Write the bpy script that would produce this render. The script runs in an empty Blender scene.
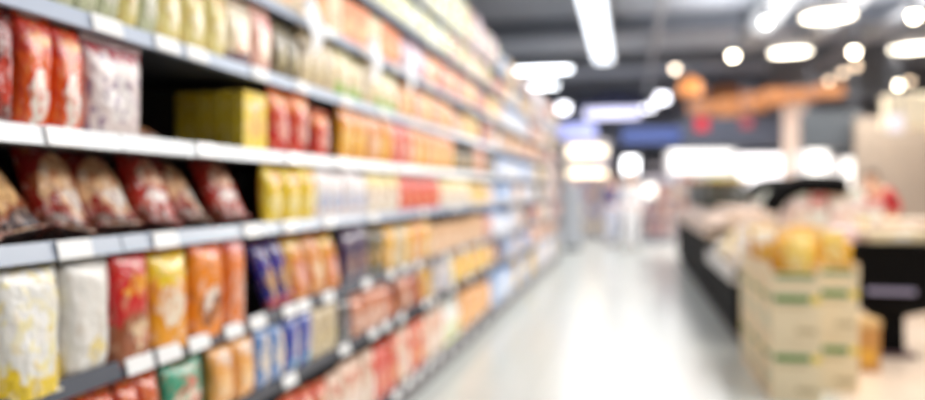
import bpy, bmesh, math, random
from mathutils import Vector, Matrix, Euler
random.seed(7)
C = bpy.context.scene.collection
S = bpy.context.scene
PI = math.pi
# ---------------------------------------------------------------- camera
F = 720.0; HX, HY = 630.0, 190.0; EYE = 1.25
TH = math.atan((HX - 462.5) / F); CT, ST = math.cos(TH), math.sin(TH)
XS = -1.246                                     # plane of the shelf fronts
cam = bpy.data.cameras.new('camera'); camo = bpy.data.objects.new('camera', cam); C.objects.link(camo)
camo.location = (0, 0, EYE); camo.rotation_euler = (PI / 2, 0, TH)
cam.sensor_width = 36; cam.lens = 36 * F / 925; cam.shift_y = -10 / 925
cam.dof.use_dof = True; cam.dof.focus_distance = .965; cam.dof.aperture_fstop = 1.06; cam.dof.aperture_blades = 8
cam.clip_end = 200
S.camera = camo
def P(px, py, d):
    """world point seen at a pixel of the photo, d metres ahead of the lens"""
    xc = (px - 462.5) / F * d
    return Vector((xc * CT - d * ST, xc * ST + d * CT, EYE - (py - HY) / F * d))
def D(y): return EYE * F / (y - HY)             # distance of a floor point
def Zs(px):                                      # distance along the aisle of a point on the shelf front
    zc = -XS * F / CT / (HX - px)
    return (zc + XS * ST) / CT

# ---------------------------------------------------------------- materials
def lin(c):
    if isinstance(c, str):
        c = [int(c[i:i + 2], 16) / 255 for i in (0, 2, 4)]
    return tuple(((x / 12.92) if x <= .04045 else ((x + .055) / 1.055) ** 2.4) for x in c) + (1,)
_m = {}
def mat(name, col, rough=.5, metal=0., emit=0., noise=0., scale=8., bump=0., spec=.5, coat=0.):
    key = (name, col, rough, metal, emit, noise, scale, bump)
    if key in _m: return _m[key]
    m = bpy.data.materials.new(name); m.use_nodes = True
    nt = m.node_tree; b = nt.nodes['Principled BSDF']; L = nt.links.new
    b.inputs['Base Color'].default_value = lin(col); b.inputs['Roughness'].default_value = rough
    b.inputs['Metallic'].default_value = metal; b.inputs['Specular IOR Level'].default_value = spec
    b.inputs['Coat Weight'].default_value = coat
    if emit:
        b.inputs['Emission Color'].default_value = lin(col); b.inputs['Emission Strength'].default_value = emit
    tc = nt.nodes.new('ShaderNodeTexCoord'); nz = nt.nodes.new('ShaderNodeTexNoise')
    nz.inputs['Scale'].default_value = scale; nz.inputs['Detail'].default_value = 3; L(tc.outputs['Object'], nz.inputs['Vector'])
    if noise:
        hs = nt.nodes.new('ShaderNodeHueSaturation'); hs.inputs['Color'].default_value = lin(col)
        mr = nt.nodes.new('ShaderNodeMapRange'); mr.inputs['To Min'].default_value = 1 - noise; mr.inputs['To Max'].default_value = 1 + noise
        L(nz.outputs['Fac'], mr.inputs['Value']); L(mr.outputs[0], hs.inputs['Value']); L(hs.outputs[0], b.inputs['Base Color'])
    if bump:
        bp = nt.nodes.new('ShaderNodeBump'); bp.inputs['Strength'].default_value = bump; bp.inputs['Distance'].default_value = .01
        L(nz.outputs['Fac'], bp.inputs['Height']); L(bp.outputs[0], b.inputs['Normal'])
    _m[key] = m; return m

def art(name, base, top=None, bottom=None, blob=None, blob2=None, speck=None, split=.68, low=.2, rough=.27, bc=(.5, .42, .3, .2), b2=(.5, .8, .28, .09), seed=0., amt=.5, bump=.7):
    """printed packaging: bands, one or two printed shapes and mottled picture colour with painted highlight flecks, in the pack's own generated coordinates"""
    if name in _m: return _m[name]
    m = bpy.data.materials.new(name); m.use_nodes = True
    nt = m.node_tree; N = nt.nodes.new; L = nt.links.new; b = nt.nodes['Principled BSDF']
    tc = N('ShaderNodeTexCoord'); sp = N('ShaderNodeSeparateXYZ'); L(tc.outputs['Generated'], sp.inputs[0])
    nz = N('ShaderNodeTexNoise'); nz.noise_dimensions = '4D'; nz.inputs['W'].default_value = seed; nz.inputs['Scale'].default_value = 4.2; nz.inputs['Detail'].default_value = 3
    L(tc.outputs['Generated'], nz.inputs['Vector'])
    def math_(op, a, c, cl=False):
        n = N('ShaderNodeMath'); n.operation = op; n.use_clamp = cl
        for i, v in enumerate((a, c)):
            if isinstance(v, (int, float)): n.inputs[i].default_value = v
            else: L(v, n.inputs[i])
        return n.outputs[0]
    def mix(f, a, c):
        n = N('ShaderNodeMix'); n.data_type = 'RGBA'; L(f, n.inputs[0])
        for i, v in ((6, a), (7, c)):
            if isinstance(v, tuple): n.inputs[i].default_value = v
            else: L(v, n.inputs[i])
        return n.outputs[2]
    wob = math_('MULTIPLY', math_('SUBTRACT', nz.outputs['Fac'], .5), .55)
    n5 = N('ShaderNodeTexVoronoi'); n5.inputs['Scale'].default_value = 11; n5.feature = 'F1'; L(tc.outputs['Generated'], n5.inputs['Vector'])
    sc5 = N('ShaderNodeSeparateColor'); L(n5.outputs['Color'], sc5.inputs[0])
    zz = math_('ADD', sp.outputs[2], wob); xx = math_('ADD', sp.outputs[0], wob)
    col = lin(base)
    def step(v, t, k=30):                       # soft threshold v>t
        return math_('MULTIPLY', math_('SUBTRACT', v, t), k, True)
    rgb = N('ShaderNodeRGB'); rgb.outputs[0].default_value = col; cur = rgb.outputs[0]
    if speck:
        n2 = N('ShaderNodeTexNoise'); n2.noise_dimensions = '4D'; n2.inputs['W'].default_value = seed + 3; n2.inputs['Scale'].default_value = 6; n2.inputs['Detail'].default_value = 1
        L(tc.outputs['Generated'], n2.inputs['Vector']); cur = mix(step(n2.outputs['Fac'], .62 - amt * .22, 12), cur, lin(speck))
    if top: cur = mix(step(zz, split), cur, lin(top))
    if bottom: cur = mix(step(math_('MULTIPLY', zz, -1), -low), cur, lin(bottom))
    for cc, (cx, cz, rx, rz) in ((blob, bc), (blob2, b2)):
        if not cc: continue
        dx = math_('POWER', math_('DIVIDE', math_('SUBTRACT', xx, cx), rx), 2); 
        dx = math_('ABSOLUTE', dx, 0); dz = math_('DIVIDE', math_('SUBTRACT', zz, cz), rz); dz = math_('MULTIPLY', dz, dz)
        d = math_('ADD', dx, dz); msk = step(math_('MULTIPLY', d, -1), -1, 6)
        inner = mix(math_('MULTIPLY', step(sc5.outputs[1], .62, 8), .75), lin(cc), lin(speck or base))
        cur = mix(msk, cur, inner)
    if bump:
        cur = mix(math_('MULTIPLY', step(sc5.outputs[0], .78, 8), .35), cur, lin(bottom or speck or blob or base))
        cur = mix(math_('MULTIPLY', step(sc5.outputs[2], .82, 8), .35), cur, lin(blob2 or 'F6EEE6'))  # pale flecks painted in as small highlights, else the second print colour
    L(cur, b.inputs['Base Color']); b.inputs['Roughness'].default_value = rough
    b.inputs['Specular IOR Level'].default_value = .5
    if bump:
        b.inputs['Coat Weight'].default_value = .6; b.inputs['Coat Roughness'].default_value = .1
        n3 = N('ShaderNodeTexNoise'); n3.inputs['Scale'].default_value = 22; n3.inputs['Detail'].default_value = 2; L(tc.outputs['Object'], n3.inputs['Vector'])
        bp = N('ShaderNodeBump'); bp.inputs['Strength'].default_value = bump; bp.inputs['Distance'].default_value = .02
        L(n3.outputs['Fac'], bp.inputs['Height']); L(bp.outputs[0], b.inputs['Normal'])
    _m[name] = m; return m

# ---------------------------------------------------------------- mesh helpers
def obj(name, bm, m, parent=None, smooth=False, loc=None):
    me = bpy.data.meshes.new(name); bm.to_mesh(me); bm.free()
    if m: me.materials.append(m)
    if smooth:
        for p in me.polygons: p.use_smooth = True
    o = bpy.data.objects.new(name, me); C.objects.link(o)
    if parent: o.parent = parent
    if loc is not None: o.location = loc
    return o
def tag(o, label=None, cat=None, group=None, kind=None):
    if label: o['label'] = label
    if cat: o['category'] = cat
    if group: o['group'] = group
    if kind: o['kind'] = kind
    return o
def thing(name, label, cat, loc=(0, 0, 0), rz=0, group=None):
    o = bpy.data.objects.new(name, None); C.objects.link(o); o.location = loc; o.rotation_euler = (0, 0, rz); o.empty_display_size = .1
    return tag(o, label, cat, group)
def box(bm, x0, x1, y0, y1, z0, z1, bev=0., mtx=None):
    r = bmesh.ops.create_cube(bm, size=1)
    vs = r['verts']
    for v in vs:
        v.co = Vector(((x0 + x1) / 2 + v.co.x * (x1 - x0), (y0 + y1) / 2 + v.co.y * (y1 - y0), (z0 + z1) / 2 + v.co.z * (z1 - z0)))
    es = list({e for v in vs for e in v.link_edges})
    if bev:
        rr = bmesh.ops.bevel(bm, geom=es, offset=bev, segments=2, affect='EDGES', profile=.5)
        vs = list({v for f in rr['faces'] for v in f.verts} | {v for v in vs if v.is_valid})
    if mtx is not None:
        for v in vs: v.co = mtx @ v.co
    return bm
def bx(*a, **k): return box(bmesh.new(), *a, **k)
def lathe(bm, prof, seg=20, c=(0, 0, 0), axis='Z', cap=True):
    rings = []
    for r, z in prof:
        ring = []
        for i in range(seg):
            a = 2 * PI * i / seg; p = Vector((r * math.cos(a), r * math.sin(a), z))
            if axis == 'X': p = Vector((p.z, p.x, p.y))
            if axis == 'Y': p = Vector((p.x, p.z, p.y))
            ring.append(bm.verts.new(p + Vector(c)))
        rings.append(ring)
    for a, b2 in zip(rings, rings[1:]):
        for i in range(seg): bm.faces.new((a[i], a[(i + 1) % seg], b2[(i + 1) % seg], b2[i]))
    if cap: bm.faces.new(rings[0]); bm.faces.new(rings[-1])
    bmesh.ops.recalc_face_normals(bm, faces=bm.faces)
    return bm
def tube(bm, pts, r, seg=8, closed=False):
    pts = [Vector(p) for p in pts]; rings = []
    n = len(pts)
    for i, p in enumerate(pts):
        t = (pts[min(i + 1, n - 1)] - pts[max(i - 1, 0)]).normalized()
        u = t.orthogonal().normalized() if abs(t.z) > .95 else t.cross(Vector((0, 0, 1))).normalized()
        w = t.cross(u)
        rr = r[i] if isinstance(r, (list, tuple)) else r
        rings.append([bm.verts.new(p + (u * math.cos(2 * PI * k / seg) + w * math.sin(2 * PI * k / seg)) * rr) for k in range(seg)])
    for a, b2 in zip(rings, rings[1:]):
        for i in range(seg): bm.faces.new((a[i], a[(i + 1) % seg], b2[(i + 1) % seg], b2[i]))
    bm.faces.new(rings[0]); bm.faces.new(rings[-1]); bmesh.ops.recalc_face_normals(bm, faces=bm.faces)
    return bm
def extrude_profile(bm, pts, y0, y1):
    """closed XZ outline pulled along Y"""
    a = [bm.verts.new((x, y0, z)) for x, z in pts]; b2 = [bm.verts.new((x, y1, z)) for x, z in pts]
    bm.faces.new(a); bm.faces.new(b2[::-1])
    for i in range(len(pts)):
        j = (i + 1) % len(pts); bm.faces.new((a[i], b2[i], b2[j], a[j]))
    bmesh.ops.recalc_face_normals(bm, faces=bm.faces); return bm

# ---------------------------------------------------------------- the setting
def struct(name, bm, m, smooth=False): return tag(obj(name, bm, m, smooth=smooth), kind='structure')
def floor_mat():
    m = bpy.data.materials.new('polished_floor_tiles'); m.use_nodes = True; nt = m.node_tree; N = nt.nodes.new; L = nt.links.new
    b = nt.nodes['Principled BSDF']; tc = N('ShaderNodeTexCoord')
    br = N('ShaderNodeTexBrick'); br.offset = 0; br.inputs['Scale'].default_value = 1; br.inputs['Brick Width'].default_value = .6; br.inputs['Row Height'].default_value = .6
    br.inputs['Mortar Size'].default_value = .004; br.inputs['Color1'].default_value = (1, 1, 1, 1); br.inputs['Color2'].default_value = (.96, .96, .96, 1); br.inputs['Mortar'].default_value = (.75, .75, .73, 1)
    L(tc.outputs['Object'], br.inputs['Vector'])
    sp = N('ShaderNodeSeparateXYZ'); L(tc.outputs['Object'], sp.inputs[0])
    mr = N('ShaderNodeMapRange'); mr.inputs['From Min'].default_value = 1.15; mr.inputs['From Max'].default_value = 1.3; L(sp.outputs[0], mr.inputs[0])
    mx = N('ShaderNodeMix'); mx.data_type = 'RGBA'; mx.inputs[6].default_value = lin('D3D8D3'); mx.inputs[7].default_value = lin('EED9C4'); L(mr.outputs[0], mx.inputs[0])
    mu = N('ShaderNodeMix'); mu.data_type = 'RGBA'; mu.blend_type = 'MULTIPLY'; mu.inputs[0].default_value = 1; L(mx.outputs[2], mu.inputs[6]); L(br.outputs[0], mu.inputs[7])
    L(mu.outputs[2], b.inputs['Base Color']); b.inputs['Roughness'].default_value = .2; b.inputs['Specular IOR Level'].default_value = .55
    nz = N('ShaderNodeTexNoise'); nz.inputs['Scale'].default_value = 1.6; nz.inputs['Detail'].default_value = 2; L(tc.outputs['Object'], nz.inputs['Vector'])
    bp = N('ShaderNodeBump'); bp.inputs['Strength'].default_value = .12; bp.inputs['Distance'].default_value = .02; L(nz.outputs['Fac'], bp.inputs['Height']); L(bp.outputs[0], b.inputs['Normal'])
    return m
struct('floor', bx(-3.2, 12, -3, 27, -.1, 0), floor_mat())
struct('ceiling', bx(-3.2, 12, -3, 27, 4.3, 4.4), mat('ceiling_grey_paint', '959DAB', .8, noise=.15, scale=1.5))
struct('wall_left', bx(-3.3, -3.2, -3, 27, 0, 4.3), mat('grey_wall', 'A8ABB0', .8, noise=.05))
struct('wall_light_block', bx(-3.2, 12, -3.1, -3, 0, 4.3), mat('grey_wall', 'A8ABB0', .8, noise=.05))  # unseen wall behind the camera, added to block world light
struct('wall_back', bx(-3.2, 12, 27, 27.1, 0, 4.3), mat('back_wall_grey', '8E94A4', .8, noise=.08))
struct('wall_right', bx(12, 12.1, -3, 27, 0, 4.3), mat('beige_wall', 'CDB8A6', .8, noise=.05))
beige = mat('beige_partition', '9A8E84', .75, noise=.06)

# ---------------------------------------------------------------- shelving
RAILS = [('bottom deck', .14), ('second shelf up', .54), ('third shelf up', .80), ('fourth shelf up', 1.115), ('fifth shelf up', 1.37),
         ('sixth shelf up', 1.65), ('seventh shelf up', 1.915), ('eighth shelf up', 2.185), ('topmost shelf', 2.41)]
RAILCOL = ['4E5058', '4E5159', '565A64', '9EAABD', 'F8FCFF', 'C2CDDF', 'A6B0C2', '929BAB', '868E9C']  # one tone per rail: the light on each is put into its colour
ORD = 'first second third fourth fifth sixth seventh eighth ninth tenth eleventh twelfth thirteenth fourteenth fifteenth sixteenth seventeenth eighteenth nineteenth'.split()
def ordinal(n):
    if n <= 19: return ORD[n - 1]
    t = {2: 'twent', 3: 'thirt', 4: 'fort', 5: 'fift', 6: 'sixt', 7: 'sevent', 8: 'eight'}[n // 10]
    return t + 'ieth' if n % 10 == 0 else t + 'y-' + ORD[n % 10 - 1]
white_tag = mat('price_card', 'FFFFFF', .25)
steel_dark = mat('shelf_steel', '2B2C30', .55, noise=.1); back_m = mat('shelf_back_panel', '0D0D10', .7, noise=.1)
Y0, BW, NB = .25, 1.32, 10
TAGS = {   # x-pixels where a price card sits on each rail near the camera (rail index)
    3: [72, 163, 250, 288, 330, 372, 420, 455], 2: [125, 167, 197, 232, 256, 288, 302, 331, 365, 390, 404, 418, 445, 462, 480],
    1: [288, 343, 372, 385, 400, 425, 432, 452, 470, 486], 0: [395, 407, 418, 428, 438, 449, 460, 470, 482, 494], 4: [62, 205, 292, 340, 398, 428, 440],
    5: [112, 165, 195, 258, 300, 345, 382, 414, 440], 6: [330, 362, 396, 430, 455], 7: [430, 468, 490], 8: [490, 505]}
tagz = {r: [Zs(x) for x in xs] for r, xs in TAGS.items()}
for r in range(9):
    z = 7.3
    while z < 13.2: tagz.setdefault(r, []).append(z); z += random.uniform(.5, .9)
for b in range(NB):
    y0, y1 = Y0 + b * BW, Y0 + (b + 1) * BW
    t = thing('shelving_bay', f'grey steel shelving bay full of packets, {ordinal(b + 1)} bay along the long aisle wall', 'shelving', (XS - .25, (y0 + y1) / 2, 0), 0, 'shelving bays along the aisle')
    hy = BW / 2
    obj('back_panel', bx(-.27, -.25, -hy, hy, 0, 2.72), back_m, t)
    obj('upright', bx(-.25, -.20, -hy, -hy + .03, 0, 2.72), steel_dark, t)
    obj('upright', bx(-.25, -.20, hy - .03, hy, 0, 2.72), steel_dark, t)
    obj('kick_plate', bx(-.02, .235, -hy, hy, 0, .09), mat('kick_plate_grey', '6E6A6C', .5), t)
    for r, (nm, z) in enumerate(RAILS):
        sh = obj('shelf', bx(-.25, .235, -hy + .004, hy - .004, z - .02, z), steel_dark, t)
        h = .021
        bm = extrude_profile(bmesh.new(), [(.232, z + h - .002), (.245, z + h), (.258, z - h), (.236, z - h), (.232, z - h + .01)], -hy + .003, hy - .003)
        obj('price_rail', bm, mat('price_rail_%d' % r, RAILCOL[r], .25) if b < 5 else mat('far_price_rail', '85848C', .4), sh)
        for ty in tagz.get(r, []):
            if y0 <= ty < y1:
                ty = min(max(ty, y0 + .06), y1 - .06)
                w = .052 if ty < 7 else .055
                m4 = Matrix.Translation((.2585, ty - (y0 + y1) / 2, z)) @ Matrix.Rotation(-.24, 4, 'Y')
                obj('price_tag', bx(-.002, .002, -w, w, -.022, .022, .0015, m4), white_tag, sh)
# end upright of the whole run
# ---------------------------------------------------------------- products
def pouch_bm(w, h, d, seed=0, nu=12, nv=14, base_flat=False):
    rnd = random.Random(seed); bm = bmesh.new()
    ph = [rnd.uniform(0, 6.28) for _ in range(6)]
    def prof(u, v):
        a = max(0, 1 - abs(2 * u - 1) ** 2.6) ** .55
        t = max(0, 1 - abs(2 * v - 1) ** 3.2) ** .6 if not base_flat else (max(0, 1 - max(0, 2 * v - 1) ** 2.2) ** .7)
        return a * t
    for s in (-1, 1):
        g = []
        for j in range(nv + 1):
            v = j / nv; row = []
            for i in range(nu + 1):
                u = i / nu; p = prof(u, v)
                wr = .06 * math.sin(9 * u + ph[0] + 3 * v) + .05 * math.sin(7 * v + ph[1] + 4 * u) + .04 * math.sin(23 * u + ph[2]) * (1 - math.sin(PI * v))
                sx = 1 - .07 * math.sin(PI * v) + .012 * math.sin(14 * v + ph[3])
                row.append(bm.verts.new(((u - .5) * w * sx, s * (d / 2) * p * (1 + wr) * (1.0 if s < 0 else .8), v * h)))
            g.append(row)
        for j in range(nv):
            for i in range(nu):
                f = (g[j][i], g[j][i + 1], g[j + 1][i + 1], g[j + 1][i])
                bm.faces.new(f if s < 0 else f[::-1])
    bmesh.ops.remove_doubles(bm, verts=bm.verts, dist=.0004)
    return bm
def seal_bm(w, z0, z1, n=22):
    bm = bmesh.new(); rows = []
    for k, z in enumerate((z0, (z0 + z1) / 2, z1)):
        rows.append([bm.verts.new(((i / n - .5) * w, (.0025 if i % 2 else -.0025), z + (.003 * (i % 2) if k == 2 and z1 > z0 else (-.003 * (i % 2) if k == 2 else 0)))) for i in range(n + 1)])
    for a, b2 in zip(rows, rows[1:]):
        for i in range(n): bm.faces.new((a[i], a[i + 1], b2[i + 1], b2[i]))
    return bm
PROTO = {}
class Prod:
    def __init__(s, kind, desc, cat, w, h, d, m, m2=None): s.kind, s.desc, s.cat, s.w, s.h, s.d, s.m, s.m2 = kind, desc, cat, w, h, d, m, m2
def make(p, parts=True, seed=0):
    """build one product standing at the origin, its front toward -Y, returns root"""
    w, h, d = p.w, p.h, p.d
    if p.kind in ('snack_bag', 'coffee_bag', 'stand_up_pouch'):
        o = obj(p.kind, pouch_bm(w, h, d, seed, base_flat=p.kind != 'snack_bag') if parts else pouch_bm(w, h, d, seed, 6, 6), p.m, smooth=True)
        if parts:
            obj('crimped_seal', seal_bm(w * .985, h - .004, h + .014), p.m2 or p.m, o)
            if p.kind == 'snack_bag': obj('crimped_seal', seal_bm(w * .985, .004, -.010), p.m2 or p.m, o)
            else: obj('base_gusset', bx(-w * .4, w * .4, -d * .42, d * .36, -.004, .004, .002), p.m2 or p.m, o)
    elif p.kind == 'food_carton':
        o = obj(p.kind, bx(-w / 2, w / 2, -d / 2, d / 2, 0, h, .003 if parts else 0), p.m)
        if parts:
            obj('top_flap', bx(-w / 2 + .002, w / 2 - .002, -d / 2 + .002, d / 2 - .02, h, h + .002), p.m2 or p.m, o)
    elif p.kind in ('jar', 'tin'):
        r = w / 2
        o = obj(p.kind, lathe(bmesh.new(), [(r * .9, 0), (r, .008), (r, h * .78), (r * .82, h * .86), (r * .82, h * .9)], 18), p.m, smooth=False)
        obj('lid', lathe(bmesh.new(), [(r * .88, h * .88), (r * .88, h), (r * .8, h + .004)], 18), p.m2 or p.m, o)
    else:  # bottle
        r = w / 2
        o = obj(p.kind, lathe(bmesh.new(), [(r * .85, 0), (r, .01), (r, h * .6), (r * .9, h * .68), (r * .38, h * .84), (r * .34, h * .92)], 16), p.m, smooth=True)
        obj('cap', lathe(bmesh.new(), [(r * .42, h * .9), (r * .42, h), (r * .36, h + .003)], 14), p.m2 or p.m, o)
    return o
def dup(root):
    r = root.copy(); C.objects.link(r)
    for ch in root.children:
        c = ch.copy(); C.objects.link(c); c.parent = r
    return r
count = [0] * 9
def w_round(p): return p.kind in ('jar', 'tin', 'bottle')
def put(key, p, r, y, back=.0, lean=0., yaw=0., roll=0., s=1., h=None, lift=0., hidden=False, group=None, label=None, sw=None):
    """stand product p on shelf r at distance y along the aisle, its front to the aisle (+X)"""
    near = y < 6.2
    k = (key, near, p.kind)
    if k not in PROTO:
        PROTO[k] = make(p, near, sum(map(ord, key))); o = PROTO[k]
    else: o = dup(PROTO[k])
    lv, z = RAILS[r]
    hh = (h / p.h if h else s)
    o.scale = (sw or s, s, hh)
    o.location = (XS - (p.d * s / 2 + .012 if p.cat == 'box' or w_round(p) else p.d * s * .42) - back, y, z + .003 + lift)
    o.rotation_mode = 'XYZ'
    # local -Y -> world +X
    base = Matrix.Rotation(PI / 2 + yaw, 4, 'Z') @ Matrix.Rotation(-lean, 4, 'X') @ Matrix.Rotation(roll, 4, 'Y')
    o.rotation_euler = base.to_euler()
    count[r] += 1
    tag(o, label or f'{p.desc}, {ordinal(count[r])} along the {lv}', p.cat, group or f'{p.desc} run on the {lv}')
    return o

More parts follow.
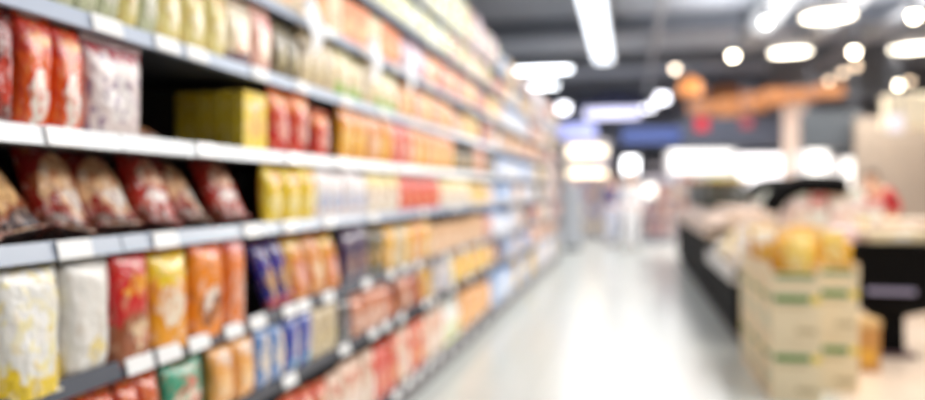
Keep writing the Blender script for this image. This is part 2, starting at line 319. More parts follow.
def bag(n, desc, w=.165, h=.25, d=.07, kind='snack_bag', **a):
    return (n, Prod(kind, desc, 'bag' if 'bag' in kind else 'pouch', w, h, d, art(n, **a)))
def car(n, desc, w=.12, h=.2, d=.07, **a):
    a.setdefault('bump', 0); a.setdefault('rough', .4)
    return (n, Prod('food_carton', desc, 'box', w, h, d, art(n, **a)))
def jar(n, desc, cap, w=.09, h=.16, kind='jar', **a):
    a.setdefault('bump', 0)
    return (n, Prod(kind, desc, kind, w, h, w, art(n, **a), mat(n + '_cap', cap, .4)))
Q = dict([
 # fifth shelf (B)
 bag('maroon_bag', 'dark red snack bag', base='6B1512', blob='C9361F', speck='8E1F18', seed=1),
 bag('orange_bag', 'orange snack bag with white patches', base='EA5A14', top='C42A10', blob='F3E3D8', blob2='F0A03A', speck='D9441A', seed=2, bc=(.5, .3, .3, .25)),
 bag('mauve_bag', 'whitish pink snack bag with mauve marks', base='E6D6D4', top='A8323C', blob='F3ECEA', speck='8A6A8E', split=.84, seed=3, amt=.3),
 bag('brown_flat_bag', 'brown snack bag lying low', base='7A4A34', blob='C58A5E', speck='3A1E18', h=.12, seed=4),
 car('yellow_carton', 'bright yellow carton', base='EFCB1E', blob='F0A04A', speck='F7DE7A', seed=5, amt=.5, bc=(.5, .5, .34, .26), blob2='F4DCC0', h=.21, w=.155, d=.06),
 bag('red_gold_bag', 'red bag with orange top', base='CC1F22', top='EE7A1C', blob='F2B7A8', blob2='F7A23C', seed=6, w=.12),
 bag('amber_bag', 'amber orange bag', base='EE9E1C', top='E07E14', blob='F7C45A', speck='F2B23A', seed=7, w=.13),
 bag('scarlet_bag', 'scarlet bag with pale patch', base='D63A2C', blob='F6C2B4', speck='E8702C', seed=8, w=.13),
 bag('peach_bag', 'peach and cream bag', base='E8A460', blob='F4D8B0', speck='DA742E', seed=9, w=.13),
 # fourth shelf (C)
 bag('coffee_bag_red', 'dark red and tan coffee bag leaning back', kind='coffee_bag', h=.27, w=.17, d=.09, base='9C221C', bottom='6A3A26', blob='F0C294', blob2='FBF2EA', low=.1, bc=(.58, .45, .46, .36), b2=(.6, .3, .24, .12), seed=10, speck='B4603A', amt=.2),
 bag('coffee_bag_brown', 'brown and tan coffee bag leaning back', kind='coffee_bag', h=.25, w=.17, d=.09, base='9A5230', bottom='3E1E14', blob='EDBE84', blob2='E9C9B6', low=.16, bc=(.5, .45, .3, .25), seed=11),
 bag('coffee_bag_scarlet', 'scarlet and white coffee bag leaning back', kind='coffee_bag', h=.26, w=.16, d=.09, base='C0342A', bottom='7A3A26', blob='F2C8A8', blob2='F7EDE8', low=.14, bc=(.5, .6, .3, .18), b2=(.45, .3, .25, .1), seed=12, speck='D86A4A', amt=.2),
 bag('yellow_white_bag', 'yellow bag with white and pink patch', base='F0CB22', blob='F7E7B0', blob2='E9866A', seed=13, w=.15, speck='F7DE4E'),
 bag('white_blue_bag', 'white bag with pale blue marks', base='EFEDEE', blob='9CC0E6', speck='E9B7B0', seed=14, w=.14, amt=.3),
 bag('cream_bag', 'cream bag with pale yellow top', base='EFE2CE', top='E9D37A', blob='F6EFE6', speck='D9B08A', seed=15, w=.15, amt=.3),
 bag('vermilion_bag', 'vermilion red bag', base='E04A2C', blob='F08A5A', speck='C92A1E', seed=16, w=.14),
 # third shelf (D)
 bag('white_lemon_bag', 'large white bag with lemon yellow flecks', w=.27, h=.285, d=.09, kind='stand_up_pouch', base='F0EEE8', bottom='EFCB1E', speck='F4E6A0', blob='FAF8F4', low=.24, seed=20, amt=.25, bc=(.5, .55, .35, .2)),
 bag('white_plain_bag', 'plain white bag with small yellow print', w=.165, h=.285, d=.08, base='EFEBE4', blob='EFD78A', seed=21, bc=(.6, .25, .25, .08), speck='E2D8CC', amt=.1),
 bag('red_brown_pouch', 'red pouch with brown lower half', kind='stand_up_pouch', w=.15, h=.28, d=.07, base='D01014', bottom='9A5230', blob='F0A21E', blob2='E9C9A0', low=.42, seed=22, bc=(.5, .66, .3, .1), b2=(.6, .25, .28, .12)),
 bag('gold_cream_pouch', 'golden pouch with cream oval', kind='stand_up_pouch', w=.15, h=.28, d=.07, base='F09C18', top='F4CC18', blob='F8E7CE', seed=23, bc=(.5, .48, .26, .22), speck='E8923A', amt=.3),
 bag('orange_food_pouch', 'orange pouch with brown and white picture', kind='stand_up_pouch', w=.15, h=.28, d=.07, base='F08410', top='F0641A', blob='8A4A24', blob2='F9EBDD', seed=24, split=.86, bc=(.45, .34, .28, .17), b2=(.42, .42, .12, .1)),
 bag('orange_red_pouch', 'orange pouch with red edge', kind='stand_up_pouch', w=.12, h=.28, d=.07, base='EE7A24', top='C9241E', blob='F3B49A', seed=25, split=.8),
 bag('blue_red_bag', 'deep blue bag with red corner leaning over', w=.17, h=.27, base='1222A0', bottom='C92A3A', blob='E8B062', speck='2A1E5C', low=.22, seed=26),
 bag('rose_gold_bag', 'yellow and rose bag leaning over', w=.16, h=.27, base='EBA02A', blob='F2B8A8', speck='D0402E', seed=27, top='F0C24A', split=.8),
 bag('purple_bag', 'dark purple bag with tan patch', w=.15, h=.26, base='33204E', blob='B58C74', seed=28, speck='5A3A6A', amt=.2),
 bag('olive_bag', 'dark olive bag with tan patch', w=.14, h=.25, base='34381F', blob='D9A85E', seed=29, bc=(.6, .5, .3, .3)),
 bag('honey_bag', 'honey yellow bag with cream centre', w=.15, h=.25, base='EDB534', blob='F8EBC8', seed=30, speck='D98E3A', amt=.3),
 # second shelf (E)
 bag('tomato_pouch', 'orange red pouch', kind='stand_up_pouch', h=.21, w=.13, base='E06A2A', blob='F2B85A', speck='C93A2A', seed=31),
 bag('teal_pouch', 'teal green pouch with red food picture', kind='stand_up_pouch', h=.215, w=.155, base='2E9C7A', blob='D8543E', blob2='F4D9C0', seed=32, bc=(.5, .5, .26, .26), b2=(.5, .5, .34, .12)),
 bag('apricot_bag', 'apricot orange bag', h=.22, w=.14, base='F2A54A', blob='F8C88A', blob2='F0D8C8', seed=33),
 bag('sky_cream_bag', 'cream bag with sky blue edge', h=.225, w=.14, base='4A86CE', blob='F4E1C4', seed=34, bc=(.58, .5, .34, .4)),
 bag('royal_blue_bag', 'royal blue bag with cream panel', h=.225, w=.14, base='1A2FA8', blob='E9DCCB', seed=35, bc=(.72, .45, .26, .4), blob2='6AC6E0', b2=(.45, .18, .2, .1)),
 bag('ivory_bag', 'ivory bag with brown print', h=.22, w=.13, base='DCC8A0', blob='F0DCA4', seed=36, speck='9A7A5E', amt=.2),
 bag('black_bag', 'black bag with silver spot', h=.21, w=.13, base='1A161C', blob='A89AA0', seed=37, bc=(.5, .5, .15, .12)),
 bag('salmon_bag', 'salmon and cream bag', h=.21, w=.14, base='D88A60', blob='F2D0B8', seed=38, speck='B84E2A', amt=.4),
 bag('russet_bag', 'russet orange bag', h=.21, w=.15, base='B8532A', blob='EE8A4A', seed=39, speck='7A2E1A', amt=.4),
 # bottom
 bag('cream_red_bag', 'cream bag with red print', h=.3, w=.17, base='EFD9C2', blob='F7EDE4', blob2='D0442E', seed=40, speck='E0A88A', amt=.3),
 bag('red_orange_bag', 'red bag with orange picture', h=.3, w=.16, base='D2382A', blob='F2A04E', blob2='F6D7B8', seed=41, speck='E8702C', amt=.4),
 jar('squeeze_bottle', 'white squeeze bottle with yellow green label', 'F4F4EE', kind='bottle', w=.09, h=.28, base='F2F2EC', blob='D8DE3A', bottom='E4E45A', seed=42),
 # upper
 bag('sage_bag', 'pale sage green bag', h=.21, w=.16, base='C8CEA8', blob='F0EEDC', seed=50, speck='8E9A6A', amt=.3),
 bag('pale_yellow_bag', 'pale yellow bag with cream patch', h=.22, w=.17, base='E9DB8E', blob='F6EBC4', blob2='E8A86A', seed=51, speck='D6C26A', amt=.3),
 bag('cream_plum_bag', 'cream bag with plum lower edge', h=.22, w=.14, base='EAD9B8', bottom='6A4A5C', blob='F2B89A', seed=52, low=.25),
 bag('pink_cream_bag', 'pink and cream bag', h=.22, w=.13, base='E9B0A0', blob='F4E0C0', blob2='C9343A', seed=53),
 bag('khaki_bag', 'dark khaki bag', h=.2, w=.13, base='6E6244', blob='B8A878', seed=54),
 bag('leaf_green_bag', 'pale bag with leaf green base', h=.2, w=.15, base='EEDDB4', bottom='9AC05A', blob='F8EBD0', low=.35, seed=55, speck='E0B87A', amt=.3),
 car('tangerine_carton', 'tangerine orange carton', h=.2, w=.16, base='E07018', blob='EEAA62', seed=56, speck='E88A34', amt=.4),
 car('cream_carton', 'cream carton with orange print', h=.2, w=.15, base='DCC296', blob='DC8434', seed=57, speck='E9D8B8', amt=.3),
 bag('lime_bag', 'white bag with lime print', h=.19, w=.17, base='CCD2A0', blob='9CB83A', seed=58, speck='DDBA2A', amt=.35),
 bag('violet_bag', 'pale bag with violet print', h=.19, w=.15, base='C6B2C6', blob='70509C', seed=59, speck='CC6656', amt=.3),
 bag('blush_bag', 'blush pink bag', h=.3, w=.18, base='D49A90', blob='EED8D0', seed=60, speck='C25A4A', amt=.3),
 bag('white_top_bag', 'white bag with yellow spot', h=.3, w=.18, base='DCDCCC', blob='E0C43A', seed=61, speck='A4B874', amt=.25),
 # far stretch: pastel tones put distance haze into the pack colours
 car('pale_blue_carton', 'pale blue and white carton', h=.2, w=.2, base='6E98D0', blob='E4EAF4', seed=70, speck='C0D0E8', amt=.6),
 car('white_carton', 'white carton with grey print', h=.2, w=.2, base='DAD8DC', blob='A8B4D0', seed=71, speck='C0B4B8', amt=.4),
 car('sand_carton', 'sand coloured carton', h=.2, w=.2, base='D8B088', blob='F0DCC4', seed=72, speck='C07E50', amt=.4),
 jar('peach_jar', 'peach coloured jar with white lid', 'F6F4F2', w=.15, h=.19, base='F0C4A0', blob='FAEBDD', seed=73),
 jar('blue_tub', 'white tub with blue lid', '6A9CE0', w=.15, h=.18, base='F0F1F6', blob='A8C4EE', seed=74),
 bag('soft_red_bag', 'soft red and white bag', h=.2, w=.2, base='CE7466', blob='EED6CE', seed=75, speck='E0A89C', amt=.4),
 car('yellow_white_carton', 'pale yellow and white carton', h=.2, w=.2, base='E2C060', blob='F4E8C4', seed=76, speck='DA9840', amt=.4),
])
def run(r, x0, x1, names, lean=0., roll=0., n=None, h=None, jit=.03, **kw):
    """items whose fronts span photo columns x0..x1 on shelf r; names cycle"""
    a, b2 = Zs(x0), Zs(x1)
    if isinstance(names, str): names = [names]
    if n is None: n = max(1, round((b2 - a) / Q[names[0]].w))
    st = (b2 - a) / n
    for i in range(n):
        nm = names[i % len(names)] if n != len(names) else names[i]
        p = Q[nm]; sw = st / p.w * .97
        put(nm, p, r, a + st * (i + .5), lean=lean + random.uniform(-jit, jit), yaw=random.uniform(-jit, jit) * 1.5, roll=roll, h=(h or p.h) * random.uniform(.97, 1.03), sw=min(sw, 1.3) * (1.07 if p.cat in ('bag', 'pouch') and not lean and not roll else 1), **kw)
# fifth shelf up
run(4, -60, 19, ['maroon_bag'], n=2, h=.235)
run(4, 19, 89, ['orange_bag'], n=2, h=.25)
run(4, 89, 147, ['mauve_bag'], n=1, h=.24)
put('brown_flat_bag', Q['brown_flat_bag'], 4, Zs(160), lean=1.25, back=.0)
yc = Zs(259)
for k in range(4):
    put('yellow_carton', Q['yellow_carton'], 4, yc, back=k * .067, label=['bright yellow carton at the front, right of the dark gap', 'yellow carton just behind the front one by the dark gap', 'third yellow carton deep into the shelf by the dark gap', 'rearmost yellow carton in the shadow by the dark gap'][k], group='yellow cartons beside the gap on the fifth shelf up')
run(4, 274, 311, 'red_gold_bag', n=2); run(4, 313, 336, 'red_gold_bag', n=1, h=.2)
run(4, 341, 394, ['amber_bag', 'amber_bag', 'peach_bag', 'amber_bag'], n=4); run(4, 394, 412, 'scarlet_bag', n=2); run(4, 412, 455, ['peach_bag', 'amber_bag'], n=6)
# fourth shelf up : coffee bags leaning back
for i, (x, nm, ro) in enumerate([(-15, 'coffee_bag_red', .05), (38, 'coffee_bag_brown', -.25), (88, 'coffee_bag_red', .1), (135, 'coffee_bag_red', -.1), (178, 'coffee_bag_scarlet', .05), (210, 'coffee_bag_red', .02), (248, 'coffee_bag_scarlet', -.1)]):
    put(nm, Q[nm], 3, Zs(x), lean=.5 + .12 * (i % 2), roll=ro + .12, yaw=.15 * ((i % 3) - 1), lift=.025, back=.03, h=.26)
run(3, 268, 318, 'yellow_white_bag', n=3, h=.215); run(3, 318, 370, 'white_blue_bag', n=4, h=.21); run(3, 370, 401, 'cream_bag', n=3, h=.21)
run(3, 401, 442, 'vermilion_bag', n=5, h=.2); run(3, 442, 472, 'cream_bag', n=5, h=.2)
# third shelf up
run(2, -95, 68, 'white_lemon_bag', n=2); run(2, 69, 116, 'white_plain_bag', n=1, h=.275); run(2, 117, 154, 'red_brown_pouch', n=1)
run(2, 155, 193, 'gold_cream_pouch', n=1); run(2, 193, 228, 'orange_food_pouch', n=1); run(2, 228, 248, 'orange_red_pouch', n=1)
run(2, 275, 300, 'blue_red_bag', n=2, roll=-.25, lean=.2); run(2, 300, 346, ['rose_gold_bag', 'peach_bag', 'rose_gold_bag'], n=3, h=.26, roll=-.2, lean=.15)
run(2, 346, 371, 'purple_bag', n=2, roll=-.1); run(2, 371, 388, 'olive_bag', n=2, h=.235); run(2, 388, 432, ['honey_bag', 'ivory_bag', 'honey_bag', 'peach_bag', 'honey_bag'], n=5, h=.235); run(2, 432, 470, 'sand_carton', n=6, h=.21)
# second shelf up
run(1, 60, 122, 'tomato_pouch', n=3); run(1, 122, 162, 'tomato_pouch', n=2); run(1, 163, 213, 'teal_pouch', n=1, h=.215)
run(1, 214, 259, 'apricot_bag', n=2); run(1, 259, 288, 'sky_cream_bag', n=2); run(1, 288, 314, 'royal_blue_bag', n=2); run(1, 314, 338, 'ivory_bag', n=2)
run(1, 338, 355, 'black_bag', n=1); run(1, 355, 388, 'salmon_bag', n=3, roll=-.1); run(1, 388, 437, ['russet_bag', 'salmon_bag', 'russet_bag', 'honey_bag'], n=4, roll=-.2, lean=.1); run(1, 437, 455, 'white_blue_bag', n=2, h=.21); run(1, 455, 492, ['yellow_white_bag', 'apricot_bag'], n=8, h=.21)
# bottom deck
run(0, 215, 330, 'red_orange_bag', n=7); run(0, 330, 376, 'cream_red_bag', n=4); run(0, 376, 392, 'vermilion_bag', n=2, h=.29); run(0, 392, 434, ['red_orange_bag', 'cream_red_bag', 'red_orange_bag', 'red_orange_bag', 'cream_red_bag'], n=5)
run(0, 434, 445, 'cream_red_bag', n=2); run(0, 445, 462, 'squeeze_bottle', n=6, h=.3); run(0, 462, 492, 'apricot_bag', n=6, h=.29)
# sixth shelf up
run(5, 30, 100, 'sage_bag', n=3); run(5, 100, 160, ['sage_bag', 'pale_yellow_bag'], n=3); run(5, 160, 230, 'pale_yellow_bag', n=3); run(5, 230, 254, 'cream_plum_bag', n=1); run(5, 254, 274, 'pink_cream_bag', n=1)
run(5, 276, 302, 'khaki_bag', n=2); run(5, 303, 338, 'ivory_bag', n=3); run(5, 338, 400, ['leaf_green_bag', 'leaf_green_bag', 'ivory_bag'], n=5); run(5, 400, 455, ['peach_bag', 'honey_bag', 'salmon_bag'], n=9, h=.2)
# seventh
run(6, 235, 300, 'cream_carton', n=3); run(6, 300, 345, ['cream_carton', 'tangerine_carton'], n=3); run(6, 345, 402, ['tangerine_carton', 'tangerine_carton', 'cream_carton'], n=5); run(6, 402, 425, 'violet_bag', n=3); run(6, 425, 470, ['salmon_bag', 'peach_bag', 'red_gold_bag'], n=8, h=.2)
# eighth
run(7, 345, 400, 'lime_bag', n=5); run(7, 400, 452, ['lime_bag', 'sage_bag', 'white_top_bag'], n=7, h=.185); run(7, 452, 490, ['blush_bag', 'sand_carton', 'lime_bag'], n=9, h=.185)
# topmost
run(8, 425, 470, ['white_top_bag', 'lime_bag'], n=6, h=.3); run(8, 470, 500, ['blush_bag', 'white_top_bag', 'violet_bag'], n=8, h=.29)
# far stretch
starts = {0: 492, 1: 492, 2: 470, 3: 472, 4: 455, 5: 455, 6: 470, 7: 490, 8: 500}
mid = ['sand_carton', 'peach_jar', 'yellow_white_carton', 'soft_red_bag', 'white_carton', 'honey_bag', 'salmon_bag', 'olive_bag', 'russet_bag']
blu = ['pale_blue_carton', 'white_carton', 'blue_tub', 'pale_blue_carton', 'sand_carton', 'salmon_bag', 'yellow_white_carton', 'purple_bag']
far = ['sand_carton', 'soft_red_bag', 'white_carton', 'peach_jar', 'yellow_white_carton', 'white_carton', 'blue_tub', 'salmon_bag', 'khaki_bag', 'ivory_bag']
for r in range(9):
    top = (RAILS[r + 1][1] - RAILS[r][1] - .045) if r < 8 else .24
    y = Zs(starts[r]) + .02
    while y < 13.25:
        if random.random() < .12: y += .12
        n = random.choice((1, 2, 2, 3)); nm = random.choice(mid if y < 6.5 else blu if y < 9.0 else far)
        if r > 3 and y > 9 and nm == 'blue_tub': nm = 'sand_carton'
        for _ in range(n):
            p = Q[nm]; w = max(p.w, .19)
            if y + w > 13.3: y = 99; break
            put(nm, p, r, y + w / 2, sw=w / p.w * .97, h=top * random.uniform(.72, .97)); y += w
# hanging shelf talkers
for i, (x, y, r_) in enumerate([(303, 26, .5), (366, 60, .35), (402, 74, .35)]):
    zc = -XS * F / CT / (HX - x); wy = (zc + XS * ST) / CT; z = EYE - (y - HY) / F * zc
    t = thing('shelf_talker', ['white curled paper tag hanging highest, over the dark khaki bags', 'white paper tag hanging from the seventh rail over pale green bags', 'farther white paper tag hanging from the seventh rail'][i], 'tag', (XS + .035, wy, z), 0, 'paper tags hanging from the seventh rail')
    t.rotation_euler = (r_, .15, 0); t.scale = (1.3, 1.7, 1.5)
    bm = bmesh.new(); n = 8; rows = []
    for j in range(n + 1):
        v = j / n; rows.append([bm.verts.new((.02 * math.sin(v * 2.4), s * .028, .055 - .12 * v)) for s in (-1, 1)])
    for a, b2 in zip(rows, rows[1:]): bm.faces.new((a[0], a[1], b2[1], b2[0]))
    obj('paper_flap', bm, mat('white_paper', 'F4F6FA', .5), t)
    obj('clip', bx(-.012, .004, -.02, .02, .05, .068, .002), mat('clear_clip', 'DDE4EE', .3), t)

# ---------------------------------------------------------------- ceiling : beams, ducts, lamps
gm = mat('beam_dark_grey', '666C78', .6, noise=.1)
for i, y in enumerate([6, 9.5, 13, 16.5, 20, 23.5]):
    bm = bmesh.new(); box(bm, -3.2, 12, y - .01, y + .01, 4.0, 4.3); box(bm, -3.2, 12, y - .1, y + .1, 4.0, 4.02); box(bm, -3.2, 12, y - .1, y + .1, 4.28, 4.3)
    o = struct('trim_%d' % (i + 1), bm, gm)
duct_m = mat('galvanised_duct', '8E9298', .5, .2, noise=.1, scale=3)
def duct(x, y0, y1, r, z, label):
    t = thing('air_duct', label, 'duct', (x, (y0 + y1) / 2, z)); hl = (y1 - y0) / 2
    obj('duct_pipe', lathe(bmesh.new(), [(r, -hl), (r, hl)], 24, axis='Y'), duct_m, t, smooth=False)
    k = -hl + .6
    while k < hl: obj('joint_ring', lathe(bmesh.new(), [(r, k - .02), (r + .02, k - .015), (r + .02, k + .015), (r, k + .02)], 24, axis='Y'), duct_m, t); k += 1.6
duct(2.1, 5, 14, .22, 4.02, 'long round galvanised duct under ceiling over the right side')
duct(3.08, 5, 14, .2, 4.03, 'narrower round galvanised duct under ceiling by disc lamps')
# cable trays / pipes
for i, (x, z, r) in enumerate([(.45, 3.98, .05), (4.0, 3.95, .06), (4.2, 3.95, .04)]):
    o = tag(obj('ceiling_pipe', tube(bmesh.new(), [(x, 4, z), (x, 24, z)], r, 10), mat('pipe_grey', '8A8E96', .5)), ['thin grey pipe right of the aisle lamp', 'thick grey pipe beyond the round ducts', 'slim grey pipe beyond the round ducts'][i], 'pipe', 'pipes under the ceiling')
E_cool = mat('cool_tube_glow', 'EEF5FF', .5, emit=2.1); E_cross = mat('cross_tube_glow', 'F4F9FF', .5, emit=9); E_warm = mat('warm_disc_glow', 'FFF6E4', .5, emit=8)
E_spot = mat('spot_glow', 'FFF0D6', .5, emit=22); E_dim = mat('dim_spot_glow', 'FFE0BE', .5, emit=3.0)
def linear(x0, x1, y0, y1, z, label, group=None, em=None):
    t = thing('linear_lamp', label, 'ceiling light', ((x0 + x1) / 2, (y0 + y1) / 2, z), 0, group)
    hx, hy = (x1 - x0) / 2, (y1 - y0) / 2
    obj('housing', bx(-hx, hx, -hy, hy, .02, .08, .006), mat('lamp_white', 'E8EAEE', .5), t)
    obj('diffuser', bx(-hx + .01, hx - .01, -hy + .01, hy - .01, 0, .02, .004), em or E_cool, t)
    for s in (-1, 1): 
        a, b2 = (0, s * hy * .8) if hy > hx else (s * hx * .8, 0)
        obj('suspension_wire', tube(bmesh.new(), [(a, b2, .08), (a, b2, 4.3 - z)], .004, 6), gm, t)
    return t
linear(-.64, -.30, -1.5, 13.55, 3.6, 'long bright white linear lamp hanging along the aisle')
linear(-2.5, -1.12, 14.05, 14.3, 3.6, 'short white lamp set crosswise beyond the shelving, upper of two', em=E_cross)
linear(-2.3, -1.6, 16.2, 16.45, 3.6, 'small white lamp set crosswise beyond the shelving, lower of two', em=E_cross)
def arealight(x, y, z, sx, sy, e, col=(1, 1, 1), rot=(0, 0, 0)):
    l = bpy.data.lights.new('lamp_and_fill_light', 'AREA'); l.shape = 'RECTANGLE'; l.size = sx; l.size_y = sy; l.energy = e; l.color = col
    o = bpy.data.objects.new('lamp_and_fill_light', l); C.objects.link(o); o.location = (x, y, z); o.rotation_euler = rot; return o  # serves the disc lamps and the added fills that have no fixture
def disc(px, py, label, R=.33, z=3.6):
    d = (z - EYE) * F / (HY - py); p = P(px, py, d)
    t = thing('disc_lamp', label, 'ceiling light', (p.x, p.y, z), 0, 'round disc lamps over the fresh food area')
    obj('diffuser', lathe(bmesh.new(), [(.01, -.005), (R * .97, 0), (R * .97, .03)], 36), E_warm, t)
    obj('shade_ring', lathe(bmesh.new(), [(R * .97, -.01), (R, -.01), (R, .1), (R * .4, .13), (.03, .14)], 36, cap=False), mat('lamp_shade_white', 'F0EEEA', .5), t)
    obj('suspension_rod', tube(bmesh.new(), [(0, 0, .13), (0, 0, 4.3 - z)], .012, 8), gm, t)
    l = arealight(p.x, p.y, z - .05, .5, .5, 60, (1, .93, .82)); return p
disc(828, 16, 'large round glowing disc lamp hanging highest over the counters')
disc(790, 52, 'round glowing disc lamp hanging lower toward the pillar')
disc(912, 48, 'round glowing disc lamp cut by the frame edge')
# soft uplight on the pale ceiling zone
def spot(px, py, label, m, R=.055, z=3.4, strong=True):
    d = (z - EYE) * F / (HY - py); p = P(px, py, d)
    t = thing('spot_lamp', label, 'spotlight', (p.x, p.y, z), 0, 'small spotlights under the ceiling')
    obj('bulb', lathe(bmesh.new(), [(.01, -.07), (R * .6, -.06), (R, -.02), (R * .98, .02)], 20), m, t, smooth=True)
    obj('lamp_housing', lathe(bmesh.new(), [(R, .015), (R * 1.08, .02), (R * .9, .12), (R * .4, .17), (.02, .18)], 20, cap=False), mat('spot_housing', '3A3A3E', .5), t)
    obj('stem', tube(bmesh.new(), [(0, 0, .17), (0, 0, 4.3 - z)], .012, 8), gm, t)
for a in [(914, 15, 'bright small round spotlight at the upper frame corner', E_spot), (733, 55, 'bright small spotlight above the wooden baffles', E_spot), (854, 51, 'bright spotlight at the head of the dim spotlight line', E_spot),
          (766, 21, 'faint spotlight against the pale duct', mat('pale_spot_glow', 'FFFFFF', .5, emit=7)), (675, 68, 'dim cream spotlight above the orange pendant', mat('cream_spot_glow', 'FFE9D0', .5, emit=7)),
          (899, 84, 'bright spotlight above the beige wall', E_spot), (910, 80, 'dim brown spotlight touching a bright one', E_dim), (856, 65, 'dim spotlight, highest of the three dim ones in a line', E_dim),
          (843, 72, 'dim spotlight, middle of the three dim ones in a line', E_dim), (829, 80, 'dim spotlight, lowest of the three dim ones in a line', E_dim)]:
    spot(*a)
# track carrying the dim line
a, b2 = P(822, 78, 13.6), P(862, 56, 12.4)

# wooden baffles
wood = mat('orange_wood', 'BC7C48', .5, noise=.25, scale=3)
for i, (x0, x1, y0, y1, d) in enumerate([(690, 714, 90, 114, 18.6), (718, 742, 88, 118, 17.8), (742, 764, 92, 112, 17.0), (764, 786, 88, 106, 16.2), (788, 812, 90, 102, 15.4), (814, 838, 86, 98, 14.6)]):
    p = P(x0, y1, d); q = P(x1, y0, d)
    t = thing('wooden_baffle', f'hanging orange slatted wooden baffle, {ordinal(i + 1)} from the far back of the row', 'ceiling baffle', ((p.x + q.x) / 2, p.y, p.z), TH, 'orange wooden baffles under the ceiling')
    w = (q - p).length * .42; hh = q.z - p.z; w = (x1 - x0) / F * d / 2
    bm = bmesh.new()
    for k in range(5): box(bm, -w, w, -.22 + k * .1, -.18 + k * .1, 0, hh, .004)
    obj('slats', bm, wood, t)
    obj('cross_rail', bx(-w * .8, -w * .7, -.24, .24, hh, hh + .03), gm, t); obj('cross_rail', bx(w * .7, w * .8, -.24, .24, hh, hh + .03), gm, t)
    for s in (-1, 1): obj('hanger', tube(bmesh.new(), [(s * w * .75, 0, hh + .02), (s * w * .75, 0, 4.3 - p.z)], .008, 6), gm, t)
# orange pendant
p = P(690, 88, 13)
t = thing('pendant_lamp', 'orange wooden pendant lamp over the far counters', 'pendant lamp', p)
obj('shade', lathe(bmesh.new(), [(.2, -.12), (.22, -.1), (.19, .1), (.06, .2), (.03, .21)], 24), mat('pendant_orange', 'E8924A', .5, emit=.5), t)
obj('cable', tube(bmesh.new(), [(0, 0, .2), (0, 0, 4.3 - p.z)], .01, 6), gm, t)

# ---------------------------------------------------------------- far end of the store
def block(px0, px1, py0, py1, d, depth=.3):
    """size of an upright slab facing the lens line of the aisle"""
    p, q = P(px0, py1, d), P(px1, py0, d)
    return (p.x, q.x, (p.y + q.y) / 2, p.z, q.z)
dark = mat('near_black_laminate', '060607', .7, spec=.08); darkblue = mat('dark_blue_fascia', '1E2A5C', .4)
def panel(name, label, cat, px0, px1, py0, py1, d, m, depth=.12, group=None, stand=False, frame='3A3D44'):
    x0, x1, y, z0, z1 = block(px0, px1, py0, py1, d)
    t = thing(name, label, cat, ((x0 + x1) / 2, y, z0), 0, group); hx = abs(x1 - x0) / 2; h = z1 - z0
    f = min(.03, h * .12)
    obj('casing', bx(-hx - f, hx + f, .012, depth, -f, h + f, .01), mat('casing_' + frame, frame, .5), t)
    obj('face', bx(-hx, hx, 0, .02, 0, h, .005), m, t)
    if stand:
        obj('post', bx(-.03, .03, .03, .09, -z0 + .03, .01), gm, t); obj('base', bx(-.2, .2, -.1, .2, -z0, -z0 + .03, .005), gm, t)
    else:
        for s in (-1, 1): obj('hanger', tube(bmesh.new(), [(s * hx * .8, .07, h), (s * hx * .8, .07, 4.3 - z0)], .012, 6), gm, t)
    return t
# bulkhead over the far zone
x0, x1, y, z0, z1 = block(556, 860, 92, 150, 21)
struct('wall_bulkhead', bx(-3.2, 5.2, y, y + .3, z0 + .1, 4.3), mat('bulkhead_grey', '6E7484', .7, noise=.1))
lil = mat('lilac_sign_glow', 'DCDCFF', .5, emit=1.5); wg = mat('white_sign_glow', 'F6F6FF', .5, emit=6); wg2 = mat('soft_white_glow', 'F8F6FF', .5, emit=3)
blue_s = mat('blue_screen_glow', '3A508E', .4, emit=.18)
panel('light_box', 'glowing white light box above the end of the shelving', 'light box', 558, 569, 104, 112, 20, wg, group='light boxes at the far end')
panel('light_box', 'long lilac light box under the dark blue arched fascia', 'light box', 584, 640, 108, 118, 20, lil, group='light boxes at the far end')
panel('light_box', 'brightest white light box beside the arched fascia', 'light box', 657, 668, 94, 102, 19.8, wg, group='light boxes at the far end')
panel('light_box', 'bright white light box just above the arched fascia end', 'light box', 642, 654, 102, 110, 19.8, wg, group='light boxes at the far end')
panel('light_box', 'small bluish white light box beside the orange pendant', 'light box', 696, 706, 97, 103, 19, mat('bluish_glow', 'DCE6FF', .5, emit=5), group='light boxes at the far end')
# arched fascia
pc = P(615, 104, 19.5); t = thing('arched_fascia', 'dark blue arched fascia sign over the far counters', 'sign', pc)
bm = bmesh.new(); n = 16; a0 = []; a1 = []
for i in range(n + 1):
    u = i / n * 2 - 1; zt = .22 * (1 - u * u); a0.append((u * .95, zt)); a1.append((u * .95, zt - .16 - .06 * (1 - u * u)))
extrude_profile(bm, a0 + a1[::-1], -.05, .08)
obj('fascia_board', bm, darkblue, t); obj('bracket', bx(-.5, -.45, .05, .12, -.1, 4.3 - pc.z), gm, t); obj('bracket', bx(.45, .5, .05, .12, -.1, 4.3 - pc.z), gm, t)
panel('screen', 'blue glowing screen above the warm lit shelves', 'screen', 558, 596, 124, 138, 19.5, mat('lilac_screen', 'A0A8E6', .4, emit=.8), group='blue screens at the far end')
panel('screen', 'wide blue glowing screen beside the red sign', 'screen', 622, 684, 128, 143, 19.5, blue_s, group='blue screens at the far end')
panel('hanging_sign', 'small red sign hanging under the wooden baffles', 'sign', 696, 708, 118, 130, 15, mat('red_sign', 'C01830', .5, emit=.1), frame='7A1A24', depth=.06)
panel('hanging_sign', 'small dark red sign over the bright chiller', 'sign', 742, 752, 118, 127, 15, mat('dark_red_sign', '8A2A3C', .5, emit=.05), frame='7A1A24', depth=.06)
for (lx, ly, zt) in ((702, 118, 0), (747, 118, 0)):
    pass
